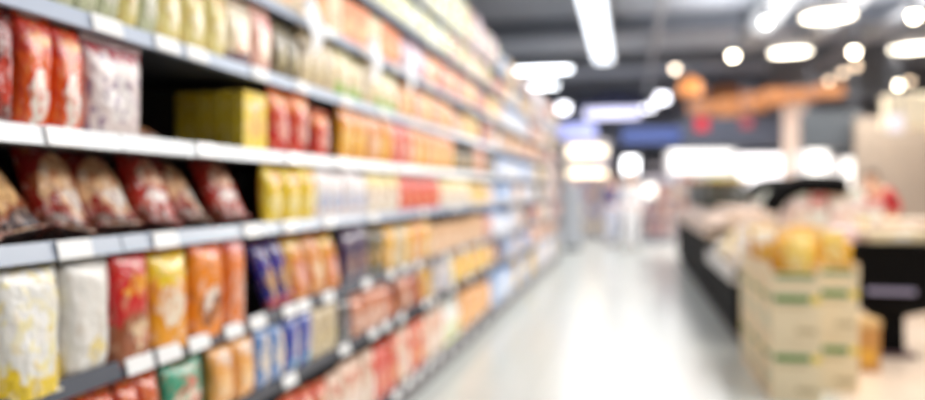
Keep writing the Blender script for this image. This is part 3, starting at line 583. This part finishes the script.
panel('fascia', 'dark fascia band above the bright chillers', 'sign', 684, 784, 118, 146, 17, mat('slate_fascia', '3A4254', .5), depth=.3)
panel('fascia', 'dark slate fascia board between pillar and beige wall', 'sign', 806, 860, 112, 148, 13, mat('charcoal_fascia', '3E4650', .5), depth=.3)
# lit chillers
def chiller(px0, px1, dd, label, ptop, lit, warm='F8F6F2'):
    x0, x1, y, z0, z1 = block(px0, px1, ptop, 190, dd); w = (x1 - x0); h = z1
    h = EYE - (ptop - HY) / F * dd
    t = thing('open_chiller', label, 'chiller', ((x0 + x1) / 2, y, 0), 0, 'open chillers at the back'); hx = w / 2
    obj('cabinet', bx(-hx, hx, .5, .6, 0, h, .01), mat('chiller_white', 'E9E7E8', .5), t)
    for s in (-1, 1): obj('side_panel', bx(s * hx - .03, s * hx + .03, 0, .6, 0, h, .01), mat('chiller_white', 'E9E7E8', .5), t)
    obj('canopy', bx(-hx, hx, -.05, .5, h - .12, h, .02), mat('chiller_white', 'E9E7E8', .5), t)
    obj('light_panel', bx(-hx + .05, hx - .05, -.07, -.05, h - lit - .12, h - .02, .01), mat('chiller_glow', warm, .5, emit=1.5), t)
    obj('plinth', bx(-hx, hx, -.1, .5, 0, .35, .02), mat('chiller_plinth', 'B9AEB0', .5), t)
    z = .45; zs = []
    while z < h - lit - .3: obj('shelf', bx(-hx + .04, hx - .04, 0, .48, z - .02, z), mat('chiller_shelf', 'D9D9DE', .5), t); zs.append(z); z += .32
    cols = ['EFD9C8', 'D8B0A0', 'F2EEEA', 'B8A0B8', 'E8C890', 'C8D4E8', 'B87A6A']
    for zi, z in enumerate(zs):
        n = max(3, int(w / .22))
        for k in range(n):
            cc = random.choice(cols); g = bx(-.08, .08, -.06, .06, 0, .2 + .05 * random.random(), .012)
            o = obj('chilled_pack', g, mat('chilled_' + cc, cc, .5), None, loc=((x0 + x1) / 2 - hx + .14 + k * (w - .24) / max(1, n - 1), y + .12, z))
            tag(o, f'{ {"EFD9C8": "cream", "D8B0A0": "dusty pink", "F2EEEA": "white", "B8A0B8": "mauve", "E8C890": "yellow", "C8D4E8": "pale blue", "B87A6A": "brown"}[cc]} pack, {ordinal(k + 1)} along the {ordinal(zi + 1)} shelf of the {label.split(",")[0]}', 'pack', 'packs in the ' + label.split(',')[0])
chiller(668, 734, 18.5, 'wide bright chiller, its canopy glowing white', 150, .45)
chiller(736, 782, 17.0, 'glaring white chiller, left of the pillar', 154, .75, 'FCFBFF')
chiller(804, 828, 14.9, 'narrow glowing chiller, right beside the pillar', 150, .5)
chiller(841, 868, 14.2, 'narrow glowing chiller, farther along from the pillar', 158, .45)
# warm lit shelf units
def litunit(px0, px1, dd, label, glows, top):
    x0, x1, y, z0, z1 = block(px0, px1, 150, 190, dd); hx = (x1 - x0) / 2; h = EYE - (top - HY) / F * dd
    t = thing('lit_shelf_unit', label, 'shelving', ((x0 + x1) / 2, y, 0), 0, 'lit shelf units at the far end')
    wm = mat('pale_unit', 'C9C4CC', .5)
    obj('back_panel', bx(-hx, hx, .3, .34, 0, h), wm, t)
    for s in (-1, 1): obj('side_panel', bx(s * hx - .02, s * hx + .02, 0, .34, 0, h), wm, t)
    for k in range(5):
        obj('shelf', bx(-hx, hx, 0, .3, .15 + k * .42, .18 + k * .42), wm, t)
    for (ga, gb) in glows:
        za, zb = EYE - (gb - HY) / F * dd, EYE - (ga - HY) / F * dd
        obj('light_strip', bx(-hx + .05, hx - .05, -.03, -.01, za, zb, .005), mat('warm_strip_glow', 'FFF0D0', .5, emit=2.6), t)
    return x0, x1, y
cx = litunit(566, 608, 19, 'tall pale shelf unit with warm glowing strips past the shelving', [(147, 156), (170, 176)], 140)
for k in range(5):
    n = 6
    for j in range(n):
        cc = random.choice(['F0E0C8', 'D0A888', 'E6E2EA', 'A89AB8', 'C87A5A'])
        nm = {'F0E0C8': 'cream', 'D0A888': 'tan', 'E6E2EA': 'white', 'A89AB8': 'mauve', 'C87A5A': 'rust'}[cc]
        o = obj('small_carton', bx(-.06, .06, -.06, .06, 0, .22, .008), mat('smallc_' + cc, cc, .5), None, loc=(cx[0] + .1 + j * (cx[1] - cx[0] - .2) / (n - 1), cx[2] + .14, .182 + k * .42))
        tag(o, f'small {nm} carton, {ordinal(j + 1)} along the {ordinal(k + 1)} shelf of the warm lit unit', 'box', 'cartons in the warm lit unit')
# brown-pink racks at the aisle end
cx = litunit(644, 672, 17.5, 'low brownish rack at the end of the aisle', [], 176)
for k in range(3):
    for j in range(4):
        cc = ['A8705E', 'C79A92', '8E6470', 'D8B8A8'][(j + k) % 4]; nm = ['brown', 'pink', 'plum', 'beige'][(j + k) % 4]
        o = obj('small_carton', bx(-.07, .07, -.06, .06, 0, .3, .008), mat('rackc_' + cc, cc, .5), None, loc=(cx[0] + .1 + j * (cx[1] - cx[0] - .2) / 3, cx[2] + .14, .182 + k * .42))
        tag(o, f'{nm} carton, {ordinal(j + 1)} along the {ordinal(k + 1)} shelf of the low brownish rack', 'box', 'cartons in the low brownish rack')
panel('light_box', 'round edged white light box over the aisle end', 'light box', 624, 637, 158, 174, 18, mat('aisle_end_glow', 'FFFFFF', .5, emit=5), group='light boxes at the far end', frame='D8DCE6', stand=True)
panel('light_box', 'small round-cornered cream light box right of the aisle end', 'light box', 645, 655, 185, 196, 17, mat('cream_box_glow', 'FFFDF2', .5, emit=1.6), group='light boxes at the far end', frame='C0B8B8', stand=True)
# grey end cabinet
x0, x1, y, z0, z1 = block(562, 581, 185, 250, 15)
t = thing('end_cabinet', 'plain light grey cabinet standing past the end of the shelving', 'cabinet', ((x0 + x1) / 2, y, 0)); hx = (x1 - x0) / 2
obj('carcass', bx(-hx, hx, 0, .5, .06, 1.35, .02), mat('cabinet_grey', 'B8BCC4', .35), t); obj('plinth', bx(-hx + .02, hx - .02, .03, .48, 0, .06), dark, t); obj('door', bx(-hx + .02, hx - .02, -.015, 0, .1, 1.3, .005), mat('cabinet_grey', 'B8BCC4', .35), t)
# pillar, beige walls
x0, x1, y, z0, z1 = block(786, 806, 105, 190, 16.3)
struct('pillar', bx(x0, x1, y, y + .35, 0, 4.3), mat('pillar_cream', 'E9D2C2', .6, noise=.04))
x0, x1, y, z0, z1 = block(861, 990, 116, 190, 12.5)
struct('wall_beige', bx(x0, x1, y, y + .2, 0, z1), beige)
x0, x1, y, z0, z1 = block(893, 990, 92, 128, 11.5)
t = thing('fascia', 'cream fascia board above the beige wall', 'sign', ((x0 + x1) / 2, y, z0))
[obj('hanger', tube(bmesh.new(), [(q * (x1 - x0) * .4, .2, z1 - z0), (q * (x1 - x0) * .4, .2, 4.3 - z0)], .012, 6), gm, t) for q in (-1, 1)]
obj('casing', bx(-(x1 - x0) / 2, (x1 - x0) / 2, 0, .4, 0, z1 - z0, .02), mat('cream_fascia', 'E9DCC0', .6), t); obj('face', bx(-(x1 - x0) / 2 + .05, (x1 - x0) / 2 - .05, -.02, 0, .04, z1 - z0 - .04, .01), mat('cream_fascia_face', 'F2E8CE', .5), t)
panel('fascia', 'small pale lilac sign against the beige wall', 'sign', 889, 903, 115, 131, 11.3, mat('pale_lilac', 'E0DCE8', .5, emit=.3), depth=.05, frame='C9C2C6')

x0, x1, y, z0, z1 = block(772, 885, 90, 100, 16.0)
struct('trim_7', bx(x0, x1, y, y + .2, z0, 4.3), mat('soffit_grey', '70757E', .7, noise=.1))
# ---------------------------------------------------------------- right hand displays
# green-and-tan cartons
card = mat('tan_cardboard', 'E8D8B6', .7, noise=.08, scale=6); greenp = mat('green_print', '2F7A2E', .6); yelp = mat('yellow_print', 'E8CE3A', .6); dgreen = mat('dark_line_print', '55604A', .6)
XA = .812
CW, CL, CH = .272, .39, .348
def carton_proto():
    t = thing('cardboard_carton', 'x', 'carton')
    b = obj('carton_body', bx(-CW / 2, CW / 2, 0, CL, 0, CH - .004, .006), card, t)
    obj('tape', bx(-.025, .025, -.001, CL + .001, CH - .004, CH - .002), mat('tape_tan', 'C8AE7C', .4), t)
    f = obj('green_band', bx(-.125, .075, -.003, 0, CH * .70, CH * .82), greenp, t)
    obj('yellow_dot', lathe(bmesh.new(), [(.026, -.003), (.026, 0)], 16, c=(.108, 0, CH * .75), axis='Y'), yelp, t)
    obj('thin_print', bx(-.105, .06, -.002, 0, CH * .60, CH * .63), mat('tan_print', 'B8A67C', .6), t)
    obj('thin_print', bx(0, .11, -.002, 0, CH * .18, CH * .26), mat('tan_print', 'B8A67C', .6), t)
    s = obj('green_band', bx(-CW / 2 - .003, -CW / 2, .06, CL - .12, CH * .70, CH * .80), greenp, t)
    obj('yellow_dot', lathe(bmesh.new(), [(.022, -.003), (.022, 0)], 16, c=(-CW / 2, CL - .08, CH * .75), axis='X'), yelp, t)
    obj('thin_print', bx(-CW / 2 - .002, -CW / 2, .06, CL - .16, CH * .2, CH * .5), mat('pale_print', 'C9CDB0', .6), t)
    return t
cp = carton_proto(); first = True
YC = D(402) / 1 * CT + .0
def ground_y(px_x, d, x):  # aisle distance of camera depth d at lateral x
    return (d + x * ST) / CT
ybase = ground_y(0, 4.22, .95)
trays = []
for ci, (cx_, off) in enumerate([(XA + CW / 2, 0), (XA + CW * 1.5 + .012, .30)]):
    for k in range(3 if ci == 0 else 3):
        for lv in range(2):
            o = cp if first else dup(cp); first = False
            o.location = (cx_ + random.uniform(-.006, .006), ybase + off + k * (CL + .005), lv * CH)
            tag(o, f'green-banded tan carton, {["lower", "upper"][lv]} layer, {["aisle-side", "inner"][ci]} row, {ordinal(k + 1)} stack back', 'carton', 'tan cartons with green bands')
        # open tray on top
        t = thing('open_tray', f'open cardboard tray of yellow bags, {["aisle-side", "inner"][ci]} row, {ordinal(k + 1)} stack back', 'tray', (cx_, ybase + off + k * (CL + .005), 2 * CH), 0, 'open trays on the carton stacks')
        w = CW / 2
        obj('tray_base', bx(-w, w, 0, CL, 0, .01), card, t)
        for s in (-1, 1): obj('tray_side', bx(s * w - .004, s * w + .004, 0, CL, .01, .1), card, t)
        obj('tray_front', bx(-w + .005, w - .005, 0, .006, .01, .07), card, t); obj('tray_back', bx(-w + .005, w - .005, CL - .006, CL, .01, .1), card, t)
        obj('green_band', bx(-.11, .1, -.003, 0, .035, .06), greenp, t)
        trays.append((cx_, ybase + off + k * (CL + .005)))
# yellow bags
ydesc = {'yel_a': ('bright yellow pouch', art('yel_a', 'F2B414', blob='FBE89A', speck='F0A81E', seed=80, amt=.4)), 'yel_b': ('pale yellow pouch', art('yel_b', 'F4D25A', blob='FBE9A8', speck='F2C24A', seed=81, amt=.4)), 'yel_c': ('cream white pouch', art('yel_c', 'FBF3DC', blob='F8D98A', speck='FFFFFF', seed=82, amt=.4))}
ypro = {}
n = 0
for ti, (cx_, y_) in enumerate(trays):
    for lay in range(3):
        for k in range(5):
            key = random.choice(['yel_a', 'yel_a', 'yel_b'] if lay < 1 else ['yel_a', 'yel_a', 'yel_b'] if lay < 2 else ['yel_a', 'yel_b', 'yel_c'])
            desc, m = ydesc[key]
            if key not in ypro: ypro[key] = obj('yellow_pouch' if key != 'yel_c' else 'cream_pouch', pouch_bm(.15, .155, .055, 5, 8, 8), m, smooth=True); obj('crimped_seal', seal_bm(.148, .153, .165, 14), m, ypro[key]); o = ypro[key]
            else: o = dup(ypro[key])
            o.location = (cx_ + random.uniform(-.05, .05), y_ + .045 + k * .075, 2 * CH + .014 + lay * .055)
            o.rotation_euler = (random.uniform(-.35, .1), random.uniform(-.25, .25), random.uniform(-.3, .3))
            row = 'aisle-side' if ti < 3 else 'inner'
            tag(o, f'{desc}, {ordinal(k + 1)} in the {["bottom", "middle", "top"][lay]} layer, {row} {ordinal(ti % 3 + 1)} tray', 'pouch', 'yellow pouches heaped on the cartons')
# small brown carton
p = P(868, 372, D(372))
t = thing('small_brown_box', 'small amber brown box on the floor beside the black stand', 'box', (p.x, p.y, 0), .15)
obj('box_body', bx(-.085, .085, 0, .25, 0, .34, .006), mat('amber_card', 'C08A4A', .6, noise=.25, scale=9), t); obj('lid', bx(-.09, .09, -.005, .255, .3, .36, .006), mat('tan_lid', 'D8B27A', .6), t); obj('yellow_label', bx(-.05, .05, -.003, 0, .05, .16), mat('yel_lab', 'E0A83A', .5), t)
# black stand on a pedestal
d = 5.4; p = P(892, 357, d)
t = thing('black_display_stand', 'black display stand with a deep bin on a narrow pedestal', 'display stand', (p.x, p.y, 0))
zt = EYE - (243 - HY) / F * d; zb = EYE - (308 - HY) / F * d
obj('pedestal', bx(-.1, .09, 0, .3, .03, zb + .02, .01), dark, t); obj('foot_plate', bx(-.16, .16, -.04, .36, 0, .03, .008), mat('plum_base', '5A4048', .5), t)
bm = bmesh.new(); vs = []
for z, x0, x1, y0, y1 in ((zb - .06, -.1, .09, .0, .3), (zb + .03, -.34, .36, -.08, .5), (zt - .1, -.37, .40, -.1, .55), (zt, -.43, .45, -.12, .6)):
    vs.append([bm.verts.new(c) for c in ((x0, y0, z), (x1, y0, z), (x1, y1, z), (x0, y1, z))])
for a, b2 in zip(vs, vs[1:]):
    for i in range(4): bm.faces.new((a[i], a[(i + 1) % 4], b2[(i + 1) % 4], b2[i]))
bm.faces.new(vs[0][::-1]); bm.faces.new(vs[-1]); bmesh.ops.recalc_face_normals(bm, faces=bm.faces)
obj('bin', bm, dark, t)
zl = EYE - (290 - HY) / F * d
obj('label_strip', bx(-.2, .13, -.095, -.085, zl - .02, zl + .02, .003), mat('lilac_strip', '8E8AA8', .5), t)
STX, STY, STZ = p.x, p.y, zt
def pack(name, label, cat, loc, dims, col, group, rot=0., rough=.4, kind='box'):
    w, dd, h = dims
    if kind == 'box':
        o = obj(name, bx(-w / 2, w / 2, -dd / 2, dd / 2, 0, h, min(.012, h * .2)), art('pk_' + col, col, blob='FFFFFF', speck=col, seed=ord(col[0]), amt=.2, bc=(.5, .5, .2, .2), bump=0))
    else:
        o = obj(name, pouch_bm(w, h, dd, sum(map(ord, col)) % 7, 8, 8), art('pb_' + col, col, blob='FFF8F2', speck=col, seed=ord(col[1]), amt=.2), smooth=True)
    o.location = loc; o.rotation_euler = (rot if kind != 'box' else 0, 0, rot); return tag(o, label, cat, group)
pack('flat_box', 'flat cream box lying on the black display stand', 'box', (STX + .05, STY + .12, STZ), (.46, .25, .09), 'EAD6AE', None, .1)
pack('wrapped_loaf', 'pinkish white wrapped loaf at the edge of the black stand', 'bread', (STX - .33, STY + .05, STZ), (.18, .3, .11), 'EBC9CC', None, -.2)
pack('flat_box', 'pale box standing behind the cream one on the black stand', 'box', (STX + .22, STY + .42, STZ), (.4, .2, .16), 'E9CDB8', None, 0)

# produce bins along the aisle, right side
def bin_unit(y0, y1, label, h0, h1, fl, top, x1=1.5, lip=.12):
    t = thing('produce_bin', label, 'produce bin', (XA, (y0 + y1) / 2, 0), 0, 'black produce bins along the aisle'); hy = (y1 - y0) / 2; w = x1 - XA
    obj('cabinet', bx(.02, w, -hy, hy, .08, h0, .01), dark, t)
    obj('plinth', bx(.05, w - .03, -hy + .03, hy - .03, 0, .08), mat('plinth_black', '0E0E10', .6), t)
    k = -hy
    while k < hy - .1:
        obj('front_panel', bx(.005, .02, k + .02, min(k + .5, hy) - .02, .12, h0 - .02, .004), mat('bin_front', '060607', .7, spec=.08), t); k += .5
    bm = extrude_profile(bmesh.new(), [(0, h0), (0, h0 + .04), (w * fl, h1), (w, h1), (w, h0)], -hy, hy)
    obj('sloped_top', bm, mat('bin_top_' + top, top, .5), t)
    obj('front_lip', bx(-.02, .0, -hy, hy, h0, h0 + lip, .004), mat('lip_' + top, top, .3), t)
    for q in range(5): obj('divider', bx(0, w * fl, -hy + q * (2 * hy - .02) / 4, -hy + q * (2 * hy - .02) / 4 + .02, h0 + .04, h0 + .12, .002), dark, t)
    return w
bin_unit(6.1, 8.05, 'black produce bin with low front heaped with white bags, nearest the carton stack', .5, .8, .62, 'C9C6C2', x1=1.41)
bin_unit(8.1, 10.6, 'black produce bin with beige top, middle of the row', .74, 1.0, .35, 'D8BEA8', lip=.2)
bin_unit(10.65, 13.4, 'black produce bin with beige top, end of the row', .74, 1.0, .35, 'D8C0B0', lip=.2)
cols = [('F2EFE8', 'white'), ('F0DFA8', 'pale yellow'), ('D8D4D8', 'pale grey'), ('DDE3EE', 'bluish white'), ('E8C77A', 'golden')]
for j in range(10):
    for i in range(3):
        cc, nm = cols[(i * 3 + j * 2 + (j // 3)) % 5]; x = .05 + i * .12; y = 6.2 + j * .19
        o = pack('produce_bag', f'{nm} produce bag, row {ordinal(j + 1)} and {ordinal(i + 1)} up the slope, in the low-front bin', 'bag', (XA + x, y, .55 + x * .75), (.16, .08, .16), cc, 'produce bags in the low-front bin', 0, kind='bag')
        o.rotation_euler = (-.45, 0, -PI / 2 + random.uniform(-.3, .3))
for j in range(5):
    cc, nm = [('E8CFC0', 'pinkish'), ('D9B89E', 'tan'), ('F0E2D6', 'cream')][j % 3]
    pack('bread_tray', f'{nm} tray of bread, {ordinal(j + 1)} along the middle bin', 'tray', (XA + .4, 8.3 + j * .3, 1.001), (.3, .25, .05), cc, 'bread trays on the middle bin')
# dark crates of greens stacked on the far bins
crates = [(XA + .42, 12.6), (XA + .42, 11.4), (XA + .42, 10.25)]
for i, (cx_, cy_) in enumerate(crates):
    p = Vector((cx_, cy_, 0)); z0 = 1.001
    t = thing('vegetable_crate', ['dark crate with red peppers and greens, farthest of three', 'dark crate of leafy greens, middle of three', 'dark crate with yellow rimmed greens, nearest of three'][i], 'crate', (p.x, p.y, z0), 0, 'dark vegetable crates on the bins')
    cm = mat('crate_dark_green', '2A3026', .5)
    obj('crate_base', bx(-.24, .24, -.4, .4, 0, .02), cm, t)
    for s_ in (-1, 1):
        bm = bmesh.new()
        for q in range(5): box(bm, s_ * .24 - .008, s_ * .24 + .008, -.4, .4, .03 + q * .072, .088 + q * .072)
        obj('crate_side', bm, cm, t)
        bm = bmesh.new()
        for q in range(5): box(bm, -.23, .23, s_ * .4 - .008, s_ * .4 + .008, .03 + q * .072, .088 + q * .072)
        obj('crate_end', bm, cm, t)
    obj('crate_rim', bx(-.25, .25, -.425, -.4, .36, .4), mat('rim_yellow', 'C99A3A', .5), t)
    for k in range(8):
        cc, nm, kk = [('B03A3A', 'red pepper', 'red_pepper'), ('6A8A3E', 'green leafy head', 'leafy_green'), ('9AA85A', 'yellow green leafy head', 'leafy_green')][(k + i) % 3 if i == 0 else 1 + (k % 2)]
        g = bmesh.new(); bmesh.ops.create_icosphere(g, subdivisions=3, radius=.085)
        for v in g.verts: v.co *= 1 + .14 * math.sin(v.co.x * 60) * math.cos(v.co.y * 55); v.co.z *= .9
        o = obj(kk, g, mat('veg_' + cc, cc, .45, noise=.2, scale=20), None, smooth=True, loc=(p.x - .11 + (k % 2) * .22, p.y - .28 + (k // 2) * .185, z0 + .36))
        tag(o, f'{nm}, {ordinal(k + 1)} in the {["farthest", "middle", "nearest"][i]} of the dark vegetable crates', 'vegetable', 'vegetables in the dark crates')
        if kk == 'red_pepper': obj('stalk', tube(bmesh.new(), [(0, 0, .065), (0, .005, .11)], .007, 6), mat('stalk_green', '4A6A2E', .5), o)
# serve-over case with a black curved frame
XC = 1.66; yA = 9.5
t = thing('serve_over_case', 'food case with a thick black curved end frame', 'display case', (XC, yA, 0))
obj('cabinet', bx(.0, 1.4, 0, 2.2, .06, .84, .02), mat('case_cream', 'D9C6B6', .5), t)
obj('plinth', bx(.04, 1.36, .04, 2.16, 0, .06), dark, t)
zT = EYE - (184 - HY) / F * 8.9
def arc(yy):
    pts = []
    for i in range(15):
        a = PI - i / 14 * PI / 2
        pts.append((.45 + .44 * math.cos(a), yy, .86 + (zT - .86) * math.sin(a)))
    pts += [(.6, yy, zT), (.75, yy, zT - .01), (.88, yy, zT - .04)]
    return pts
for yy, nm in ((.02, 'curved_frame'), (2.18, 'curved_frame')): obj(nm, tube(bmesh.new(), arc(yy), .125, 14), dark, t, smooth=True)
obj('frame_foot', bx(-.02, .05, -.03, .05, .0, .9, .01), dark, t)
obj('food_deck', bx(.04, 1.38, .03, 2.17, .84, .88, .01), mat('deck_cream', 'EAD9D0', .4), t)
pcs = [('EBC9C0', 'pinkish'), ('F4ECE4', 'white'), ('E8D0B8', 'cream'), ('F0DADA', 'pale rose'), ('DDE6DA', 'pale green'), ('E0A8A0', 'rose')]
for j in range(7):
    for i in range(6):
        for lay in range(3 if 0 < i < 5 else 2):
            cc, nm = pcs[(i * 2 + j * 3 + lay) % 6]
            if i == 2 and lay == 2 and j == 0: cc, nm = 'D86A60', 'red'
            pack('food_pack', f'{nm} wrapped pack, row {ordinal(j + 1)}, {ordinal(i + 1)} across, {["bottom", "middle", "top"][lay]} layer of curved case', 'pack', (XC + .16 + i * .21, yA + .16 + j * .3, .882 + lay * .122), (.19, .27, .12), cc, 'wrapped packs in the curved case', random.uniform(-.15, .15))
# island table behind, with goods
def table(x, y, w, dd, h, label, col):
    t = thing('display_table', label, 'table', (x, y, 0)); mm = mat('table_' + col, col, .5)
    obj('tabletop', bx(-w / 2, w / 2, -dd / 2, dd / 2, h - .04, h, .006), mm, t)
    for a in (-1, 1):
        for b_ in (-1, 1): obj('leg', bx(a * (w / 2 - .06) - .025, a * (w / 2 - .06) + .025, b_ * (dd / 2 - .06) - .025, b_ * (dd / 2 - .06) + .025, 0, h - .04), mm, t)
    return t
p = P(905, 300, 7.3); table(p.x + .3, p.y, 1.5, .8, .86, 'beige table of wrapped goods behind the black stand', 'D9BFA4')
k = 0
for j in range(3):
    for i in range(6):
        cc, nm = [('F0D8B8', 'cream'), ('F2C9A0', 'peach'), ('F4E6D8', 'ivory'), ('EED06A', 'yellow')][(i + j * 3) % 4]
        for lay in range(1):
            pack('wrapped_pack', f'{nm} wrapped pack, {ordinal(i + 1)} across, row {ordinal(j + 1)}, {["lower", "upper"][lay]}, on beige table', 'pack', (p.x + .3 - .6 + i * .24, p.y - .25 + j * .25, .862 + lay * .15), (.2, .2, .09), cc, 'wrapped packs on the beige table')

# ---------------------------------------------------------------- people
def skin_mesh(name, verts, edges, m, parent=None, sub=2):
    me = bpy.data.meshes.new(name); me.from_pydata([v[0] for v in verts], edges, []); me.materials.append(m)
    o = bpy.data.objects.new(name, me); C.objects.link(o)
    sk = o.modifiers.new('skin', 'SKIN'); sk.use_smooth_shade = True
    lay = me.skin_vertices[0].data if me.skin_vertices else None
    if lay is None:
        bm = bmesh.new(); bm.from_mesh(me); bm.verts.layers.skin.verify(); bm.to_mesh(me); bm.free(); lay = me.skin_vertices[0].data
    for i, v in enumerate(verts):
        r = v[1]; lay[i].radius = (r, r) if not isinstance(r, tuple) else r
        lay[i].use_root = (i == 0)
    s = o.modifiers.new('smooth', 'SUBSURF'); s.levels = s.render_levels = sub
    if parent: o.parent = parent
    return o
def person(label, loc, rz, height, shirt, trousers, hair, lean=0., stride=.12, arm_up=0., skin='E0B294'):
    """a walking or standing person, facing -Y before rz"""
    s = height / 1.72
    t = thing('person', label, 'person', loc, rz); t.scale = (s, s, s)
    V = []; Ed = []
    def add(p, r, par=None):
        y, z = p[1], p[2]
        if z > .95 and lean: dz = z - .95; y = y - math.sin(lean) * dz; z = .95 + math.cos(lean) * dz
        V.append(((p[0], y, z), r)); i = len(V) - 1
        if par is not None: Ed.append((par, i))
        return i
    pel = add((0, 0, .95), (.15, .10)); w = add((0, .005, 1.08), (.125, .09), pel); ch = add((0, 0, 1.28), (.155, .105), w); ub = add((0, .01, 1.40), (.12, .075), ch)
    nk = add((0, 0, 1.48), .052, ub); jaw = add((0, -.015, 1.545), (.062, .07), nk); hd = add((0, -.012, 1.62), (.078, .094), jaw); add((0, -.005, 1.685), (.06, .075), hd)
    hands = []
    for sd in (-1, 1):
        sh = add((sd * .17, .01, 1.385), .055, ub); el = add((sd * .225, .04 - sd * stride * .4, 1.12), .042, sh)
        wr = add((sd * .235, -.08 - sd * stride * .8 - arm_up * .1, .91 + arm_up), .027, el); pm = add((sd * .235, -.11 - sd * stride * .8 - arm_up * .2, .84 + arm_up), (.022, .035), wr)
        for f in range(4):
            o_ = -.03 + .02 * f; L_ = (.055, .07, .075, .06)[f]
            a = add((sd * .237, V[pm][0][1] + o_ - .004, .805 + arm_up), .009, pm); b_ = add((sd * .232, V[a][0][1] - .004, .805 + arm_up - L_ * .55), .0085, a); add((sd * .222, V[b_][0][1] + .002, .805 + arm_up - L_), .0075, b_)
        a = add((sd * .225, V[pm][0][1] - .04, .85 + arm_up), .010, pm); add((sd * .218, V[a][0][1] - .02, .82 + arm_up), .009, a)
        hip = add((sd * .09, 0, .88), .088, pel); kn = add((sd * .095, -.03 + sd * stride, .50), .058, hip); an = add((sd * .095, .03 + sd * stride * 1.9, .09), .038, kn)
        hl = add((sd * .095, .05 + sd * stride * 1.9, .045), .034, an); add((sd * .1, -.12 + sd * stride * 1.9, .032), (.036, .024), hl)
    b = skin_mesh('body', V, Ed, mat('skin_' + skin, skin, .5), t)
    # clothes grown on the same joints, a little larger
    def cloth(name, idxs, extra, m, grow):
        mp = {}; vv = []; ee = []
        for i in idxs:
            r = V[i][1]; r = tuple(q + grow for q in r) if isinstance(r, tuple) else r + grow; mp[i] = len(vv); vv.append((V[i][0], r))
        for a, c in Ed:
            if a in mp and c in mp: ee.append((mp[a], mp[c]))
        return skin_mesh(name, vv, ee, m, t)
    # indices : torso 0..3, per side block of 4 + 12 + 2 + 5 = 23
    blk = 8; n = 4 + 14 + 5
    arms = []; legs = []
    for q in range(2):
        o_ = blk + q * n; arms += [o_, o_ + 1, o_ + 2]; legs += [o_ + 18, o_ + 19, o_ + 20]
    cloth('shirt', [0, 1, 2, 3] + arms, None, mat('shirt_' + shirt, shirt, .8, noise=.1), .018)
    cloth('trousers', [0] + legs, None, mat('trousers_' + trousers, trousers, .8, noise=.1), .02)
    for q in range(2):
        o_ = blk + q * n
        hx_, tx = V[o_ + 21][0], V[o_ + 22][0]
        skin_mesh('shoe', [((hx_[0], hx_[1] + .01, .04), (.045, .038)), ((hx_[0], (hx_[1] + tx[1]) / 2, .035), (.045, .032)), ((tx[0], tx[1] - .02, .03), (.042, .026))], [(0, 1), (1, 2)], mat('shoe_dark', '2A2A30', .5), t)
    hc = Vector(V[hd][0])
    bm = bmesh.new(); bmesh.ops.create_uvsphere(bm, u_segments=20, v_segments=14, radius=1)
    for v in bm.verts:
        v.co = Vector((v.co.x * .09, v.co.y * .108 + .014, v.co.z * .105 + .022))
        if v.co.y < -.02 and v.co.z < .055: v.co.y = -.02 + (v.co.y + .02) * .1
    obj('hair', bm, mat('hair_' + hair, hair, .6), t, smooth=True, loc=hc)
    bm = bmesh.new(); bmesh.ops.create_icosphere(bm, subdivisions=2, radius=.014)
    for v in bm.verts: v.co.z *= 1.6
    obj('nose', bm, mat('skin_' + skin, skin, .5), t, smooth=True, loc=hc + Vector((0, -.098, -.02)))
    obj('mouth', bx(-.022, .022, -.004, .004, -.004, .004, .002), mat('lips', 'A8605A', .5), t, loc=hc + Vector((0, -.086, -.058)))
    for sd in (-1, 1):
        bm = bmesh.new(); bmesh.ops.create_icosphere(bm, subdivisions=2, radius=.012); obj('eye', bm, mat('eye_dark', '2A2420', .3), t, smooth=True, loc=hc + Vector((sd * .032, -.082, .005)))
        bm = bmesh.new(); bmesh.ops.create_icosphere(bm, subdivisions=2, radius=.022)
        for v in bm.verts: v.co.x *= .4; v.co.z *= 1.4
        obj('ear', bm, mat('skin_' + skin, skin, .5), t, smooth=True, loc=hc + Vector((sd * .082, 0, -.01)))
    return t
p = P(631, 250, D(250)); person('person in white shirt and white trousers walking in the aisle', (p.x, p.y, 0), 0, 1.66, 'F4F4F8', 'F0F0F4', '6A5A50', stride=.1)
p = P(612, 245, D(246)); person('person in dark violet top and pale trousers beside the one in white', (p.x, p.y, 0), .4, 1.62, '5A5480', 'D8DCEC', '2E2628', stride=.06)
p = P(886, 190, 9.7); person('dark haired person in a red shirt leaning behind the black stand', (p.x, p.y, 0), -.9, 1.58, 'C4202E', '3A3A48', '241C1C', lean=.5, stride=.03, arm_up=.15)

# ---------------------------------------------------------------- light
w = bpy.data.worlds.new('world'); S.world = w; w.use_nodes = True
w.node_tree.nodes['Background'].inputs[0].default_value = (.93, .96, 1, 1); w.node_tree.nodes['Background'].inputs[1].default_value = .75
arealight(.35, 9, 3.6, .3, 9, 22, (.95, .98, 1))  # added, unseen: aisle lamp's light moved aside to even the shelves
arealight(2.0, 3.7, 3.4, 1.2, 5.4, 130, (1, .98, .96), (0, math.radians(48), 0))  # added fill without a fixture, tilted at the near shelves
arealight(2.0, 9.5, 3.4, .8, 6, 80, (1, .97, .94), (0, math.radians(48), 0))  # second added fill, tilted at the farther shelves, no fixture there
arealight(3.6, 7, 3.5, 2.5, 7, 165, (1, .93, .84))  # added soft fill over the right hand displays, no fixture
arealight(1.5, 17, 3.5, 6, 6, 300, (1, .97, .98))  # added broad fill for the far end, no fixture
arealight(3.0, 10, 3.7, 4, 5, 240, (1, .98, .95), (PI, 0, 0))  # added uplight to whiten the ceiling, no lamp there
S.view_settings.view_transform = 'Standard'; S.view_settings.look = 'None'; S.view_settings.exposure = .25; S.view_settings.gamma = 1.06
S.cycles.max_bounces = 6; S.cycles.sample_clamp_indirect = 6
